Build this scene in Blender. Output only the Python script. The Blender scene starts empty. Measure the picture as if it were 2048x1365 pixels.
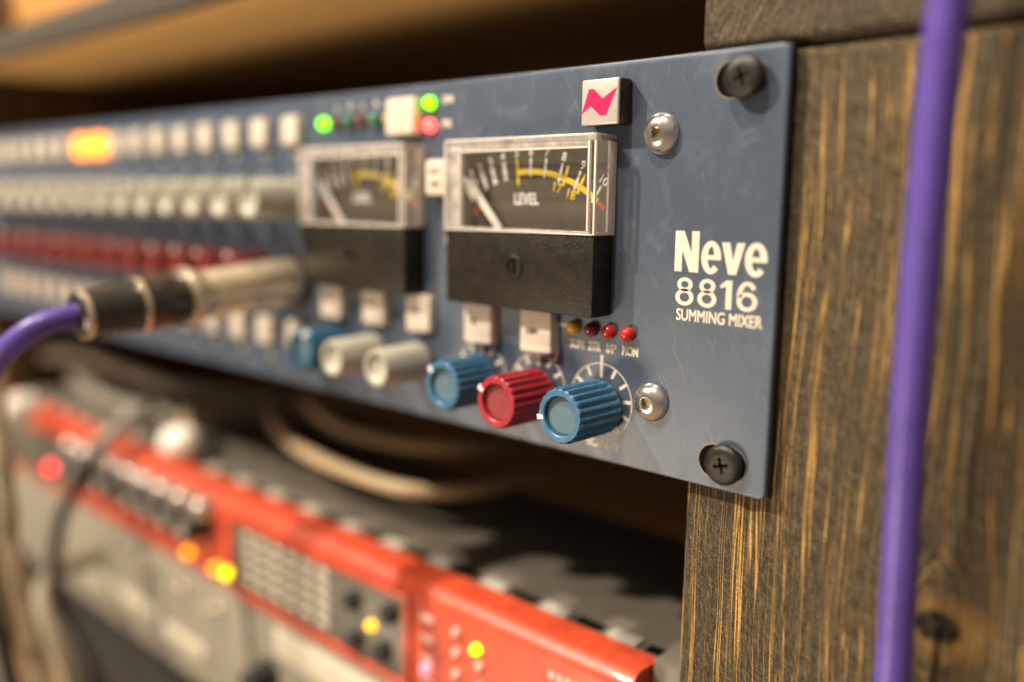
import bpy, bmesh, math, random
from mathutils import Matrix, Vector
random.seed(7)
sc = bpy.context.scene
COL = sc.collection
S = 0.001                                   # everything below is written in millimetres

# ------------------------------------------------------------------ camera
cam_d = bpy.data.cameras.new('camera'); cam = bpy.data.objects.new('camera', cam_d); COL.objects.link(cam)
yaw, pit, rol = math.radians(-43.02), math.radians(-8.612), math.radians(0.811)
fw = Vector((math.sin(yaw)*math.cos(pit), math.cos(yaw)*math.cos(pit), math.sin(pit)))
rt = Vector((math.cos(yaw), -math.sin(yaw), 0)); up = rt.cross(fw)
r2 = rt*math.cos(rol)+up*math.sin(rol); u2 = up*math.cos(rol)-rt*math.sin(rol)
cam.matrix_world = Matrix(((r2.x, u2.x, -fw.x, .0816574), (r2.y, u2.y, -fw.y, -.1615854), (r2.z, u2.z, -fw.z, .0138561), (0, 0, 0, 1)))
cam_d.sensor_width = 36; cam_d.lens = 32.034
cam_d.clip_start = .005; cam_d.clip_end = 20
cam_d.dof.use_dof = True; cam_d.dof.focus_distance = .193; cam_d.dof.aperture_fstop = 3.2; cam_d.dof.aperture_blades = 0
sc.camera = cam

# ------------------------------------------------------------------ room light
w = bpy.data.worlds.new('World'); sc.world = w; w.use_nodes = True
nt = w.node_tree; bg = nt.nodes['Background']
tc = nt.nodes.new('ShaderNodeTexCoord'); sx = nt.nodes.new('ShaderNodeSeparateXYZ'); rp = nt.nodes.new('ShaderNodeValToRGB')
mr = nt.nodes.new('ShaderNodeMapRange'); mr.inputs[1].default_value = -1; mr.inputs[2].default_value = 1
nt.links.new(tc.outputs['Generated'], sx.inputs[0]); nt.links.new(sx.outputs[2], mr.inputs[0]); nt.links.new(mr.outputs[0], rp.inputs[0])
e = rp.color_ramp.elements
e[0].position = .1; e[0].color = (.80, .54, .31, 1)
e[1].position = .95; e[1].color = (.95, .80, .64, 1)
m_ = e.new(.5); m_.color = (.22, .19, .16, 1)
nt.links.new(rp.outputs[0], bg.inputs[0]); bg.inputs[1].default_value = .46
def lamp(name, d, dist, size, power, col):
    l = bpy.data.lights.new(name, 'AREA'); l.shape = 'DISK'; l.size = size; l.energy = power; l.color = col
    o = bpy.data.objects.new(name, l); COL.objects.link(o)
    t = Vector((-.12, 0, 0)); dv = Vector(d).normalized(); o.location = t+dv*dist
    o.rotation_euler = dv.to_track_quat('Z', 'Y').to_euler()
lamp('ceiling_lamp', (-.80, -1.0, 1.12), 1.6, .06, 39, (1, .87, .70))
lamp('low_fill_lamp', (-.35, -.80, -.46), 1.3, .4, 8.5, (1, .80, .56))  # added soft fill from below, stands in for light bounced off the floor
lamp('ceiling_lamp', (.02, -.55, 1.1), 1.7, .07, 29, (1, .86, .68))
vs = sc.view_settings; vs.view_transform = 'Standard'; vs.look = 'None'; vs.exposure = 0; vs.gamma = 1
sc.cycles.use_denoising = True; sc.cycles.max_bounces = 10; sc.cycles.transparent_max_bounces = 16
sc.cycles.sample_clamp_indirect = 6

# ------------------------------------------------------------------ materials
def nodes(name):
    m = bpy.data.materials.new(name); m.use_nodes = True; t = m.node_tree
    return m, t, t.nodes['Principled BSDF']
class G:
    def __init__(s, t): s.t = t
    def n(s, ty, **k):
        o = s.t.nodes.new('ShaderNode'+ty)
        for a, b in k.items(): setattr(o, a, b)
        return o
    def lk(s, a, b): s.t.links.new(a, b)
    def val(s, inp, v):
        if hasattr(v, 'is_linked'): s.lk(v, inp)
        else: inp.default_value = v
    def math(s, op, a, b=0.0, c=None):
        o = s.n('Math', operation=op); s.val(o.inputs[0], a); s.val(o.inputs[1], b)
        if c is not None: s.val(o.inputs[2], c)
        return o.outputs[0]
    def noise(s, vec, scale, detail=3, rough=.5, dist=0):
        o = s.n('TexNoise'); s.lk(vec, o.inputs['Vector']); o.inputs['Scale'].default_value = scale
        o.inputs['Detail'].default_value = detail; o.inputs['Roughness'].default_value = rough; o.inputs['Distortion'].default_value = dist
        return o.outputs[0]
    def ramp(s, f, st):
        o = s.n('ValToRGB'); s.lk(f, o.inputs[0]); el = o.color_ramp.elements
        while len(el) < len(st): el.new(.5)
        for x, (p, c) in zip(el, st): x.position = p; x.color = (*c, 1) if len(c) == 3 else c
        return o.outputs[0]
    def mix(s, f, a, b, blend='MIX'):
        o = s.n('Mix', data_type='RGBA', blend_type=blend); s.val(o.inputs[0], f)
        for i, v in ((6, a), (7, b)):
            if hasattr(v, 'is_linked'): s.lk(v, o.inputs[i])
            else: o.inputs[i].default_value = (*v, 1)
        return o.outputs[2]
    def comb(s, x, y, z):
        o = s.n('CombineXYZ'); s.val(o.inputs[0], x); s.val(o.inputs[1], y); s.val(o.inputs[2], z); return o.outputs[0]
    def mm(s):
        tc = s.n('TexCoord'); v = s.n('VectorMath', operation='SCALE'); s.lk(tc.outputs['Object'], v.inputs[0]); v.inputs['Scale'].default_value = 1000
        sp = s.n('SeparateXYZ'); s.lk(v.outputs[0], sp.inputs[0]); return v.outputs[0], sp.outputs
    def bump(s, h, st, dist=.001):
        o = s.n('Bump'); s.lk(h, o.inputs['Height']); o.inputs['Strength'].default_value = st; o.inputs['Distance'].default_value = dist; return o.outputs[0]
def paint(name, c, rough=.45, metal=0, var=.10, scale=.25, bump=.0, spec=.5, coat=0, dust=0):
    m, t, b = nodes(name); g = G(t); v, _ = g.mm()
    f = g.noise(v, scale, 4, .6)
    lo = tuple(x*(1-var) for x in c); hi = tuple(min(1, x*(1+var)) for x in c)
    col = g.ramp(f, [(.3, lo), (.7, hi)])
    if dust:
        dn = g.ramp(g.math('ADD', g.math('MULTIPLY', g.noise(v, 3.1, 3, .7), .7), g.math('MULTIPLY', g.noise(v, .5, 2), .3)), [(.56, (0, 0, 0)), (.66, (1, 1, 1))])
        col = g.mix(g.math('MULTIPLY', dn, dust), col, (.55, .53, .48))
    g.lk(col, b.inputs['Base Color'])
    b.inputs['Metallic'].default_value = metal; b.inputs['Specular IOR Level'].default_value = spec
    f2 = g.noise(v, scale*6, 3)
    g.lk(g.math('MULTIPLY_ADD', f2, .2, rough-.1), b.inputs['Roughness'])
    b.inputs['Coat Weight'].default_value = coat
    if bump: g.lk(g.bump(f2, bump, .0004), b.inputs['Normal'])
    return m
def glow(name, c, st, base=None):
    m, t, b = nodes(name); b.inputs['Base Color'].default_value = (*(base or c), 1); b.inputs['Roughness'].default_value = .25
    b.inputs['Emission Color'].default_value = (*c, 1); b.inputs['Emission Strength'].default_value = st
    return m
def wood(name, dark, mid, gold, knot=None, grain=1.0, axis='z', slant=0.0, goldamt=.5, relief=.5, rough=.62):
    """stained softwood; grain runs along axis, optional knot (x, z, radius)"""
    m, t, b = nodes(name); g = G(t); v, sp = g.mm()
    x, y, z = sp
    if axis == 'z': a, l, d = g.math('ADD', x, g.math('MULTIPLY', z, slant)), z, y
    elif axis == 'x': a, l, d = g.math('ADD', z, g.math('MULTIPLY', x, slant)), x, y
    else: a, l, d = g.math('ADD', x, g.math('MULTIPLY', z, slant)), y, z
    kn = None
    if knot:
        kx, kz, kr = knot
        dx = g.math('SUBTRACT', x, kx); dz = g.math('SUBTRACT', z, kz)
        dz2 = g.math('MULTIPLY', dz, .38)
        rr = g.math('ADD', g.math('MULTIPLY', dx, dx), g.math('MULTIPLY', dz2, dz2))
        k = g.math('DIVIDE', kr*kr*1.1, g.math('ADD', rr, 1.5))
        a = g.math('ADD', g.math('MULTIPLY', dx, g.math('SUBTRACT', 1, k)), kx)
        dzc = g.math('MULTIPLY', dz, 1.35)
        kd = g.math('SQRT', g.math('ADD', g.math('MULTIPLY', dx, dx), g.math('MULTIPLY', dzc, dzc)))
        wob = g.noise(v, .35, 2)
        kn = g.math('ADD', kd, g.math('MULTIPLY', wob, 2.0))
    big = g.noise(g.comb(g.math('MULTIPLY', a, .028*grain), g.math('MULTIPLY', d, .02), g.math('MULTIPLY', l, .004)), 1, 2, .5)
    wav = g.math('ADD', a, g.math('MULTIPLY', g.noise(g.comb(g.math('MULTIPLY', a, .04), g.math('MULTIPLY', d, .05), g.math('MULTIPLY', l, .014)), 1, 2), 5))
    st1 = g.noise(g.comb(g.math('MULTIPLY', wav, .42*grain), g.math('MULTIPLY', d, .3), g.math('MULTIPLY', l, .0045)), 1, 3, .62)
    st2 = g.noise(g.comb(g.math('MULTIPLY', wav, 1.1*grain), g.math('MULTIPLY', d, 1), g.math('MULTIPLY', l, .022)), 1, 3, .6)
    fib = g.noise(g.comb(g.math('MULTIPLY', g.math('ADD', a, g.math('MULTIPLY', l, .16)), 2.2*grain), g.math('MULTIPLY', d, 2), g.math('MULTIPLY', l, .34)), 1, 4, .65)
    spk = g.noise(v, 1.6, 3, .6)
    saw = g.noise(g.comb(g.math('MULTIPLY', g.math('ADD', a, g.math('MULTIPLY', l, -.55)), .22), g.math('MULTIPLY', d, .5), g.math('MULTIPLY', g.math('ADD', l, g.math('MULTIPLY', a, .55)), 1.5)), 1, 3, .65)
    c1 = g.ramp(g.math('MULTIPLY_ADD', fib, .6, g.math('ADD', g.math('MULTIPLY', spk, .25), g.math('MULTIPLY', saw, .15))), [(.37, dark), (.50, mid), (.63, tuple(q*2.5 for q in mid))])
    dv = g.math('ABSOLUTE', g.math('SUBTRACT', st1, .5))
    wid_ = g.math('MULTIPLY_ADD', big, .056, -.012)
    thin = g.n('MapRange'); g.lk(g.math('DIVIDE', dv, g.math('MAXIMUM', wid_, .006)), thin.inputs[0]); thin.inputs[1].default_value = .15; thin.inputs[2].default_value = 1; thin.inputs[3].default_value = 1; thin.inputs[4].default_value = 0
    line2 = g.ramp(st2, [(.55, (0, 0, 0)), (.68, (1, 1, 1))])
    broken = g.ramp(g.noise(g.comb(g.math('MULTIPLY', wav, .2), g.math('MULTIPLY', d, .2), g.math('MULTIPLY', l, .03)), 1, 3, .6), [(.34, (.15, .15, .15)), (.58, (1, 1, 1))])
    gl = g.math('MAXIMUM', g.math('MULTIPLY', thin.outputs[0], broken), g.math('MULTIPLY', g.math('MULTIPLY', line2, broken), .22))
    gl = g.math('MULTIPLY', gl, g.math('MULTIPLY', g.math('MULTIPLY_ADD', fib, 1.3, .35), goldamt*2))
    glc = g.n('Clamp'); g.lk(gl, glc.inputs[0])
    col = g.mix(glc.outputs[0], c1, gold)
    if kn is not None:
        ring = g.ramp(kn, [(0, (1, 1, 1)), (.01, (1, 1, 1))])
        mrn = g.n('MapRange'); g.lk(kn, mrn.inputs[0]); mrn.inputs[1].default_value = kr*.95; mrn.inputs[2].default_value = kr*1.25; mrn.inputs[3].default_value = 1; mrn.inputs[4].default_value = 0
        mrg = g.n('MapRange'); g.lk(kn, mrg.inputs[0]); mrg.inputs[1].default_value = kr*1.1; mrg.inputs[2].default_value = kr*2.6; mrg.inputs[3].default_value = .8; mrg.inputs[4].default_value = 0
        col = g.mix(g.math('MULTIPLY', mrg.outputs[0], g.math('MULTIPLY_ADD', fib, 1.2, .1)), col, gold)
        kc = g.ramp(g.noise(v, .8, 3), [(.35, tuple(q*.5 for q in dark)), (.65, tuple(q*1.1 for q in mid))])
        col = g.mix(mrn.outputs[0], col, kc)
    g.lk(col, b.inputs['Base Color']); b.inputs['Roughness'].default_value = rough; b.inputs['Specular IOR Level'].default_value = .35
    h = g.math('ADD', g.math('MULTIPLY', fib, .8), g.math('ADD', g.math('MULTIPLY', glc.outputs[0], .5), g.math('ADD', g.math('MULTIPLY', spk, .4), g.math('MULTIPLY', saw, .5))))
    g.lk(g.bump(h, relief, .0011), b.inputs['Normal'])
    return m
M = {}
M['post'] = wood('stained_post_wood', (.013, .010, .006), (.074, .056, .032), (.66, .38, .11), knot=(33, -60, 4.6), relief=.9, goldamt=.9)
M['rail'] = wood('stained_rail_wood', (.020, .016, .010), (.088, .069, .042), (.26, .19, .10), axis='z', slant=-.6, goldamt=.7, relief=1.0, grain=.8)
M['edge'] = wood('stained_shelf_edge', (.022, .018, .013), (.06, .05, .038), (.12, .095, .06), axis='x', goldamt=.4)
M['amber'] = wood('amber_plywood', (.30, .155, .045), (.42, .225, .07), (.55, .31, .10), axis='x', goldamt=.3, relief=.1)
M['amber_y'] = wood('amber_shelf_board', (.60, .35, .13), (.72, .43, .17), (.80, .52, .23), axis='x', goldamt=.2, relief=.08)
M['dark_wood'] = wood('dark_inner_wood', (.11, .062, .025), (.16, .09, .037), (.22, .13, .055), axis='z', goldamt=.25, relief=.1)

# blue-grey faceplate paint with rubbed patches and fine scratches
m, t, b = nodes('blue_grey_faceplate_paint'); g = G(t); v, sp = g.mm()
base = g.ramp(g.noise(v, .05, 4, .6), [(.3, (.066, .091, .136)), (.7, (.085, .112, .162))])
hz = g.noise(g.comb(g.math('MULTIPLY', sp[0], .10), 0, g.math('MULTIPLY', sp[2], .07)), 1, 5, .7, 1.2)
hzm = g.ramp(hz, [(.52, (0, 0, 0)), (.72, (1, 1, 1))])
sa = g.math('ADD', g.math('MULTIPLY', sp[0], .9), g.math('MULTIPLY', sp[2], .5))
sb = g.math('SUBTRACT', g.math('MULTIPLY', sp[2], .9), g.math('MULTIPLY', sp[0], .5))
scr = g.noise(g.comb(g.math('MULTIPLY', sa, 3.2), 3, g.math('MULTIPLY', sb, .055)), 1, 2, .5, .3)
scm = g.ramp(scr, [(.66, (0, 0, 0)), (.70, (1, 1, 1))])
scr2 = g.noise(g.comb(g.math('MULTIPLY', g.math('ADD', sp[0], g.math('MULTIPLY', sp[2], -.25)), 2.4), 9, g.math('MULTIPLY', sp[2], .10)), 1, 2, .5, .3)
scm2 = g.ramp(scr2, [(.69, (0, 0, 0)), (.73, (1, 1, 1))])
msk = g.ramp(g.noise(v, .035, 3, .6), [(.45, (0, 0, 0)), (.6, (1, 1, 1))])
sc_all = g.math('MULTIPLY', g.math('MAXIMUM', scm, scm2), msk)
c = g.mix(g.math('MULTIPLY', hzm, .20), base, (.24, .26, .29))
c = g.mix(g.math('MULTIPLY', sc_all, .38), c, (.40, .41, .43))
g.lk(c, b.inputs['Base Color'])
fine = g.noise(v, 2.6, 3, .6)
g.lk(g.math('ADD', g.math('MULTIPLY_ADD', fine, .14, .30), g.math('MULTIPLY', hzm, .10)), b.inputs['Roughness'])
g.lk(g.bump(g.math('ADD', fine, g.math('MULTIPLY', sc_all, -.6)), .10, .0003), b.inputs['Normal'])
b.inputs['Metallic'].default_value = .12
M['panel'] = m

M['print'] = paint('cream_screen_print', (.72, .63, .52), .6, var=.05)
M['print_white'] = paint('white_scale_print', (.90, .89, .86), .6, var=.04)
M['print_yellow'] = paint('yellow_scale_print', (.88, .64, .05), .6, var=.05)
M['print_red'] = paint('red_scale_print', (.62, .07, .04), .6, var=.05)
M['print_dark'] = paint('dark_legend_print', (.10, .075, .055), .6, var=.05)
M['button'] = paint('ivory_button_plastic', (.70, .61, .51), .38, var=.05, scale=.3, bump=.05)
M['button_lit'] = glow('lit_orange_button', (1, .25, .006), 4.2, (.9, .4, .1))
M['cream_knob'] = paint('grey_cream_knob_plastic', (.42, .40, .33), .32, var=.06, scale=.3, bump=.05)
M['cream_cap'] = paint('grey_cream_cap_plastic', (.44, .42, .36), .42, var=.05)
M['blue_knob'] = paint('blue_knob_plastic', (.036, .145, .27), .33, var=.12, scale=.5, bump=.12, dust=.35)
M['blue_cap'] = paint('pale_blue_cap', (.085, .155, .205), .5, var=.08)
M['red_knob'] = paint('crimson_knob_plastic', (.36, .018, .032), .33, var=.12, scale=.5, bump=.12, dust=.2)
M['chan_red'] = paint('dull_red_knob_plastic', (.20, .030, .026), .40, var=.10, bump=.1)
M['red_cap'] = paint('dull_crimson_cap', (.25, .03, .035), .5, var=.08)
M['collar'] = paint('black_collar', (.02, .02, .022), .5)
M['chrome'] = paint('polished_steel', (.86, .81, .73), .19, metal=.95, var=.05, scale=.6)
M['blackscrew'] = paint('blackened_screw', (.020, .018, .014), .33, metal=.3, var=.3, scale=.8, bump=.25, dust=.05)
M['socket'] = paint('dark_hex_socket', (.30, .23, .13), .35, metal=.9)
M['hole'] = paint('dark_slot', (.004, .004, .004), .9, spec=.05)
M['meter_black'] = paint('scuffed_black_plastic', (.017, .0135, .009), .40, var=.4, scale=.35, bump=.35, spec=.25)
M['scale'] = paint('dark_scale_card', (.10, .085, .062), .55, var=.12)
M['needle'] = paint('white_needle', (.85, .80, .74), .4, var=.03)
M['steel_side'] = paint('black_steel', (.02, .019, .018), .5)
M['badge_side'] = paint('dark_red_badge_side', (.035, .008, .008), .3)
M['badge'] = paint('silver_badge', (.62, .58, .52), .32, metal=.35, var=.06, scale=.8, bump=.06)
M['badge_red'] = paint('pink_red_enamel', (.85, .02, .12), .3, var=.06)
M['led_red'] = paint('unlit_red_led', (.50, .022, .012), .15, var=.08, coat=.5)
M['led_darkred'] = paint('unlit_dark_red_led', (.16, .014, .010), .18, coat=.4)
M['led_yellow'] = paint('unlit_amber_led', (.72, .36, .01), .3, var=.05)
M['led_teal'] = paint('unlit_green_led', (.05, .20, .14), .2, coat=.4)
M['lit_green'] = glow('lit_green_led', (.17, .9, .0), 4)
M['lit_lime'] = glow('lit_lime_led', (.55, 1, .0), 3)
M['lit_red'] = glow('lit_red_led', (1, .05, .045), 7)
M['lit_red_dim'] = glow('lit_red_indicator', (1, .015, .025), 8)
M['lit_amber'] = glow('lit_amber_led', (1, .42, .01), 3.4)
M['lit_yellow'] = glow('lit_yellow_led', (.95, .9, .0), 4)
M['lit_pink'] = glow('lit_pink_led', (1, .22, .30), 2.6)
M['nickel'] = paint('nickel_plug_shell', (.78, .67, .50), .30, metal=.7, var=.06)
M['boot'] = paint('black_rubber_boot', (.030, .026, .018), .28, var=.15, coat=.4)
M['purple'] = paint('purple_cable_jacket', (.105, .066, .345), .38, var=.14, scale=.12, bump=.12)
M['red_paint'] = paint('bright_red_enamel', (.53, .062, .022), .42, var=.28, scale=.13, coat=.12, bump=.1, dust=.10)
M['red_print'] = paint('pale_pink_print', (.85, .50, .42), .5)
M['lid'] = paint('grey_sheet_steel', (.17, .15, .12), .45, metal=.2, var=.15, scale=.06)
M['tab'] = paint('pale_steel_tab', (.55, .51, .43), .4, metal=.2)
M['display'] = paint('grey_display_panel', (.115, .105, .082), .4, var=.08)
M['dot'] = paint('pale_display_dot', (.62, .54, .43), .5)
M['black'] = paint('black_plastic', (.010, .010, .010), .4)
M['silver'] = paint('brushed_silver_knob', (.70, .62, .56), .28, metal=.8)
M['cream'] = paint('cream_enamel_panel', (.25, .228, .18), .5, var=.14, scale=.03)
M['cream_hi'] = paint('pale_cream_window', (.58, .52, .41), .3, var=.03)
M['cream_side'] = paint('cream_case_steel', (.35, .29, .2), .5)
M['beige'] = paint('beige_cable_jacket', (.60, .45, .26), .42, var=.08, scale=.05)
M['cream_cable'] = paint('cream_cable_jacket', (.24, .20, .135), .45, var=.08, scale=.05)
M['beige_dull'] = paint('worn_beige_jacket', (.40, .31, .19), .5, var=.25, scale=.12)
M['grey_cable'] = paint('grey_cable_jacket', (.34, .31, .25), .45, var=.08)
M['black_cable'] = paint('black_cable_jacket', (.018, .016, .013), .4)
M['white_plug'] = paint('white_plug_plastic', (.85, .80, .72), .3, var=.03)
# clear acrylic: mostly see-through, surface reflection by Fresnel
m = bpy.data.materials.new('clear_acrylic_pane'); m.use_nodes = True; t = m.node_tree; t.nodes.clear(); g = G(t)
o = g.n('OutputMaterial'); tr = g.n('BsdfTransparent'); tr.inputs[0].default_value = (.98, .975, .97, 1); gl = g.n('BsdfGlossy'); gl.inputs['Roughness'].default_value = .06
lw = g.n('LayerWeight'); lw.inputs[0].default_value = .5; fr = g.n('Math', operation='MULTIPLY_ADD'); g.lk(g.math('POWER', lw.outputs['Facing'], 4.0), fr.inputs[0]); fr.inputs[1].default_value = .6; fr.inputs[2].default_value = .05; mx = g.n('MixShader'); g.lk(fr.outputs[0], mx.inputs[0]); g.lk(tr.outputs[0], mx.inputs[1]); g.lk(gl.outputs[0], mx.inputs[2]); g.lk(mx.outputs[0], o.inputs[0])
M['pane'] = m
# edge of the acrylic cover: light caught by clear plastic put in as whitish colour
m, t, b = nodes('highlight_acrylic_edge'); g = G(t); b.inputs['Base Color'].default_value = (.82, .75, .68, 1); b.inputs['Roughness'].default_value = .22
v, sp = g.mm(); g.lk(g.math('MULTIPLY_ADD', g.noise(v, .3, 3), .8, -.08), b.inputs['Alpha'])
M['lit_edge'] = m
m, t, b = nodes('highlight_acrylic_rim'); b.inputs['Base Color'].default_value = (.85, .78, .72, 1); b.inputs['Roughness'].default_value = .2; b.inputs['Alpha'].default_value = .8  # bright thin rods: glints on the clear edges put into the colour
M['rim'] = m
m, t, b = nodes('thin_acrylic_wall'); b.inputs['Base Color'].default_value = (.80, .74, .68, 1); b.inputs['Roughness'].default_value = .15; b.inputs['Alpha'].default_value = .30
M['wall'] = m

# ------------------------------------------------------------------ mesh helpers (mm)
AT = {}
def mesh(name, bm, smooth=40):
    bm.normal_update()
    if smooth:
        lim = math.radians(smooth)
        for f in bm.faces: f.smooth = True
        for ed in bm.edges:
            if len(ed.link_faces) == 2 and ed.calc_face_angle(0) > lim: ed.smooth = False
    bmesh.ops.scale(bm, vec=(S, S, S), verts=bm.verts)
    me = bpy.data.meshes.new(name); bm.to_mesh(me); bm.free(); return me
def ob(name, data, mat=None, parent=None, at=(0, 0, 0), smooth=40, label=None):
    if isinstance(data, bmesh.types.BMesh): data = mesh(name, data, smooth)
    if mat is not None and data is not None and len(data.materials) == 0: data.materials.append(M[mat])
    o = bpy.data.objects.new(name, data); COL.objects.link(o)
    A = Vector(at); AT[o] = A
    if parent is not None: o.parent = parent; o.location = (A-AT[parent])*S
    else: o.location = A*S
    if label: o['label'] = label
    return o
def thing(name, label, cat, at=(0, 0, 0), group=None):
    o = ob(name, None, at=at); o['label'] = label; o['category'] = cat
    if group: o['group'] = group
    return o
def box(bm, x0, x1, y0, y1, z0, z1, bev=0, seg=2):
    r = bmesh.ops.create_cube(bm, size=1)
    vs_ = r['verts']
    for v_ in vs_: v_.co = Vector(((x0+x1)/2+v_.co.x*(x1-x0), (y0+y1)/2+v_.co.y*(y1-y0), (z0+z1)/2+v_.co.z*(z1-z0)))
    if bev:
        ed = list({q for v_ in vs_ for q in v_.link_edges})
        bmesh.ops.bevel(bm, geom=ed, offset=bev, segments=seg, profile=.5, affect='EDGES')
    return bm
def B(*a, **k): return box(bmesh.new(), *a, **k)
def lathe(prof, n=32, flute=None, bm=None, caps=True):
    """profile [(radius, y[, flute depth])] turned round the Y axis"""
    bm = bm or bmesh.new(); rings = []
    for p in prof:
        r, y = p[0], p[1]; fd = p[2] if len(p) > 2 else 0
        ring = []
        for i in range(n):
            a = 2*math.pi*i/n
            rr = r
            if fd: rr = r-fd*(0.5-0.5*math.cos(a*flute))**1.6
            ring.append(bm.verts.new((rr*math.cos(a), y, rr*math.sin(a))))
        rings.append(ring)
    for A_, B_ in zip(rings, rings[1:]):
        for i in range(n): bm.faces.new((A_[i], A_[(i+1) % n], B_[(i+1) % n], B_[i]))
    if caps:
        bm.faces.new(rings[0][::-1]); bm.faces.new(rings[-1])
    bmesh.ops.recalc_face_normals(bm, faces=bm.faces)
    return bm
def spline(pts, k=8):
    P = [Vector(p) for p in pts]; out = []
    for i in range(len(P)-1):
        a = P[max(i-1, 0)]; b_ = P[i]; c_ = P[i+1]; d = P[min(i+2, len(P)-1)]
        for j in range(k):
            q = j/k
            out.append(.5*((2*b_)+(-a+c_)*q+(2*a-5*b_+4*c_-d)*q*q+(-a+3*b_-3*c_+d)*q**3))
    out.append(P[-1]); return out
def tube(pts, r, n=14, k=8, bm=None):
    P = spline(pts, k); bm = bm or bmesh.new(); rings = []; up_ = Vector((.13, .2, .97))
    for i, p in enumerate(P):
        t_ = (P[min(i+1, len(P)-1)]-P[max(i-1, 0)]).normalized()
        s1 = t_.cross(up_); s1 = s1.normalized() if s1.length > 1e-4 else t_.orthogonal().normalized()
        s2 = s1.cross(t_).normalized(); up_ = s2
        rad = r(i/(len(P)-1)) if callable(r) else r
        rings.append([bm.verts.new(p+rad*(math.cos(2*math.pi*j/n)*s1+math.sin(2*math.pi*j/n)*s2)) for j in range(n)])
    for A_, B_ in zip(rings, rings[1:]):
        for j in range(n): bm.faces.new((A_[j], A_[(j+1) % n], B_[(j+1) % n], B_[j]))
    bm.faces.new(rings[0][::-1]); bm.faces.new(rings[-1])
    bmesh.ops.recalc_face_normals(bm, faces=bm.faces)
    return bm
def text(body, size, wid=None, hgt=None, off=0, ext=.06, align='CENTER'):
    """flat lettering in the XZ plane facing -Y, centred, fitted to wid x hgt"""
    cu = bpy.data.curves.new('t', 'FONT'); cu.body = body; cu.size = size; cu.offset = off; cu.align_x = 'LEFT'; cu.resolution_u = 4
    to = bpy.data.objects.new('t', cu); COL.objects.link(to)
    dg = bpy.context.evaluated_depsgraph_get(); me = bpy.data.meshes.new_from_object(to.evaluated_get(dg))
    bpy.data.objects.remove(to); bpy.data.curves.remove(cu)
    bm = bmesh.new(); bm.from_mesh(me); bpy.data.meshes.remove(me)
    xs = [v_.co.x for v_ in bm.verts]; ys = [v_.co.y for v_ in bm.verts]
    x0, x1, y0, y1 = min(xs), max(xs), min(ys), max(ys)
    sx_ = wid/(x1-x0) if wid else 1; sy_ = hgt/(y1-y0) if hgt else (sx_ if wid else 1)
    if hgt and not wid: sx_ = sy_
    for v_ in bm.verts: v_.co = Vector(((v_.co.x-(x0+x1)/2)*sx_, 0, (v_.co.y-(y0+y1)/2)*sy_))
    r = bmesh.ops.extrude_face_region(bm, geom=list(bm.faces))
    for q in r['geom']:
        if isinstance(q, bmesh.types.BMVert): q.co.y -= ext
    bmesh.ops.recalc_face_normals(bm, faces=bm.faces)
    return bm
def poly(pts, y0, y1, bm=None):
    """XZ outline extruded from y0 to y1"""
    bm = bm or bmesh.new()
    a = [bm.verts.new((x, y0, z)) for x, z in pts]; b_ = [bm.verts.new((x, y1, z)) for x, z in pts]
    bm.faces.new(a); bm.faces.new(b_[::-1]); n = len(pts)
    for i in range(n): bm.faces.new((a[i], b_[i], b_[(i+1) % n], a[(i+1) % n]))
    bmesh.ops.recalc_face_normals(bm, faces=bm.faces); return bm
def bar(x0, z0, x1, z1, wd, y0, y1, bm=None):
    d = Vector((x1-x0, z1-z0)).normalized(); nx, nz = -d.y*wd/2, d.x*wd/2
    return poly([(x0+nx, z0+nz), (x1+nx, z1+nz), (x1-nx, z1-nz), (x0-nx, z0-nz)], y0, y1, bm)
def arc(cx, cz, r0, r1, a0, a1, y0, y1, n=40, bm=None):
    p = [(cx+r1*math.sin(a0+(a1-a0)*i/n), cz+r1*math.cos(a0+(a1-a0)*i/n)) for i in range(n+1)]
    q = [(cx+r0*math.sin(a0+(a1-a0)*i/n), cz+r0*math.cos(a0+(a1-a0)*i/n)) for i in range(n+1)]
    bm = bm or bmesh.new()
    for i in range(n): poly([p[i], p[i+1], q[i+1], q[i]], y0, y1, bm)
    return bm

# ------------------------------------------------------------------ the wooden rack
rack = thing('wooden_rack', 'dark stained wooden rack with streaky golden grain holding the equipment', 'rack', (0, 3, -260))
bm = B(-20.5, 72, 3, 48, -259, 43.4, bev=2.2, seg=4); ob('post', bm, 'post', rack, label='right upright with golden streaks and a knot')
bm = B(-21.2, 76, 2.6, 300, 44.2, 96, bev=2.4, seg=4); ob('top_rail', bm, 'rail', rack)
ob('post', B(-552, -462.5, 3, 48, -259, 120, bev=2, seg=3), 'post', rack)
ob('side_panel', B(-10, 8, 48.5, 262, -259, 43.6), 'dark_wood', rack)
ob('side_panel', B(-481, -463, 48.5, 371.8, -259, 120), 'dark_wood', rack)
ob('back_panel', B(-700, 260, 372, 384, -259, 240), 'dark_wood', rack)
sh = ob('shelf_board', B(-462.2, -21.6, -1, 309, 77, 88.6, bev=.6), 'amber_y', rack)
ob('front_edge', B(-462.2, -21.8, -5.5, -1.2, 76.6, 88.9, bev=1, seg=3), 'edge', sh)
ob('upper_board', B(-462, -22, 26, 38, 88.8, 240, bev=1), 'amber', rack)
ob('bottom_board', B(-462.4, -20.8, 5, 309, -259, -245, bev=1), 'dark_wood', rack)

# ------------------------------------------------------------------ the blue summing mixer
mixer = thing('summing_mixer', 'blue-grey rack mixer with rows of knobs and two level meters', 'audio mixer', (-241.3, 0, -44))
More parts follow.
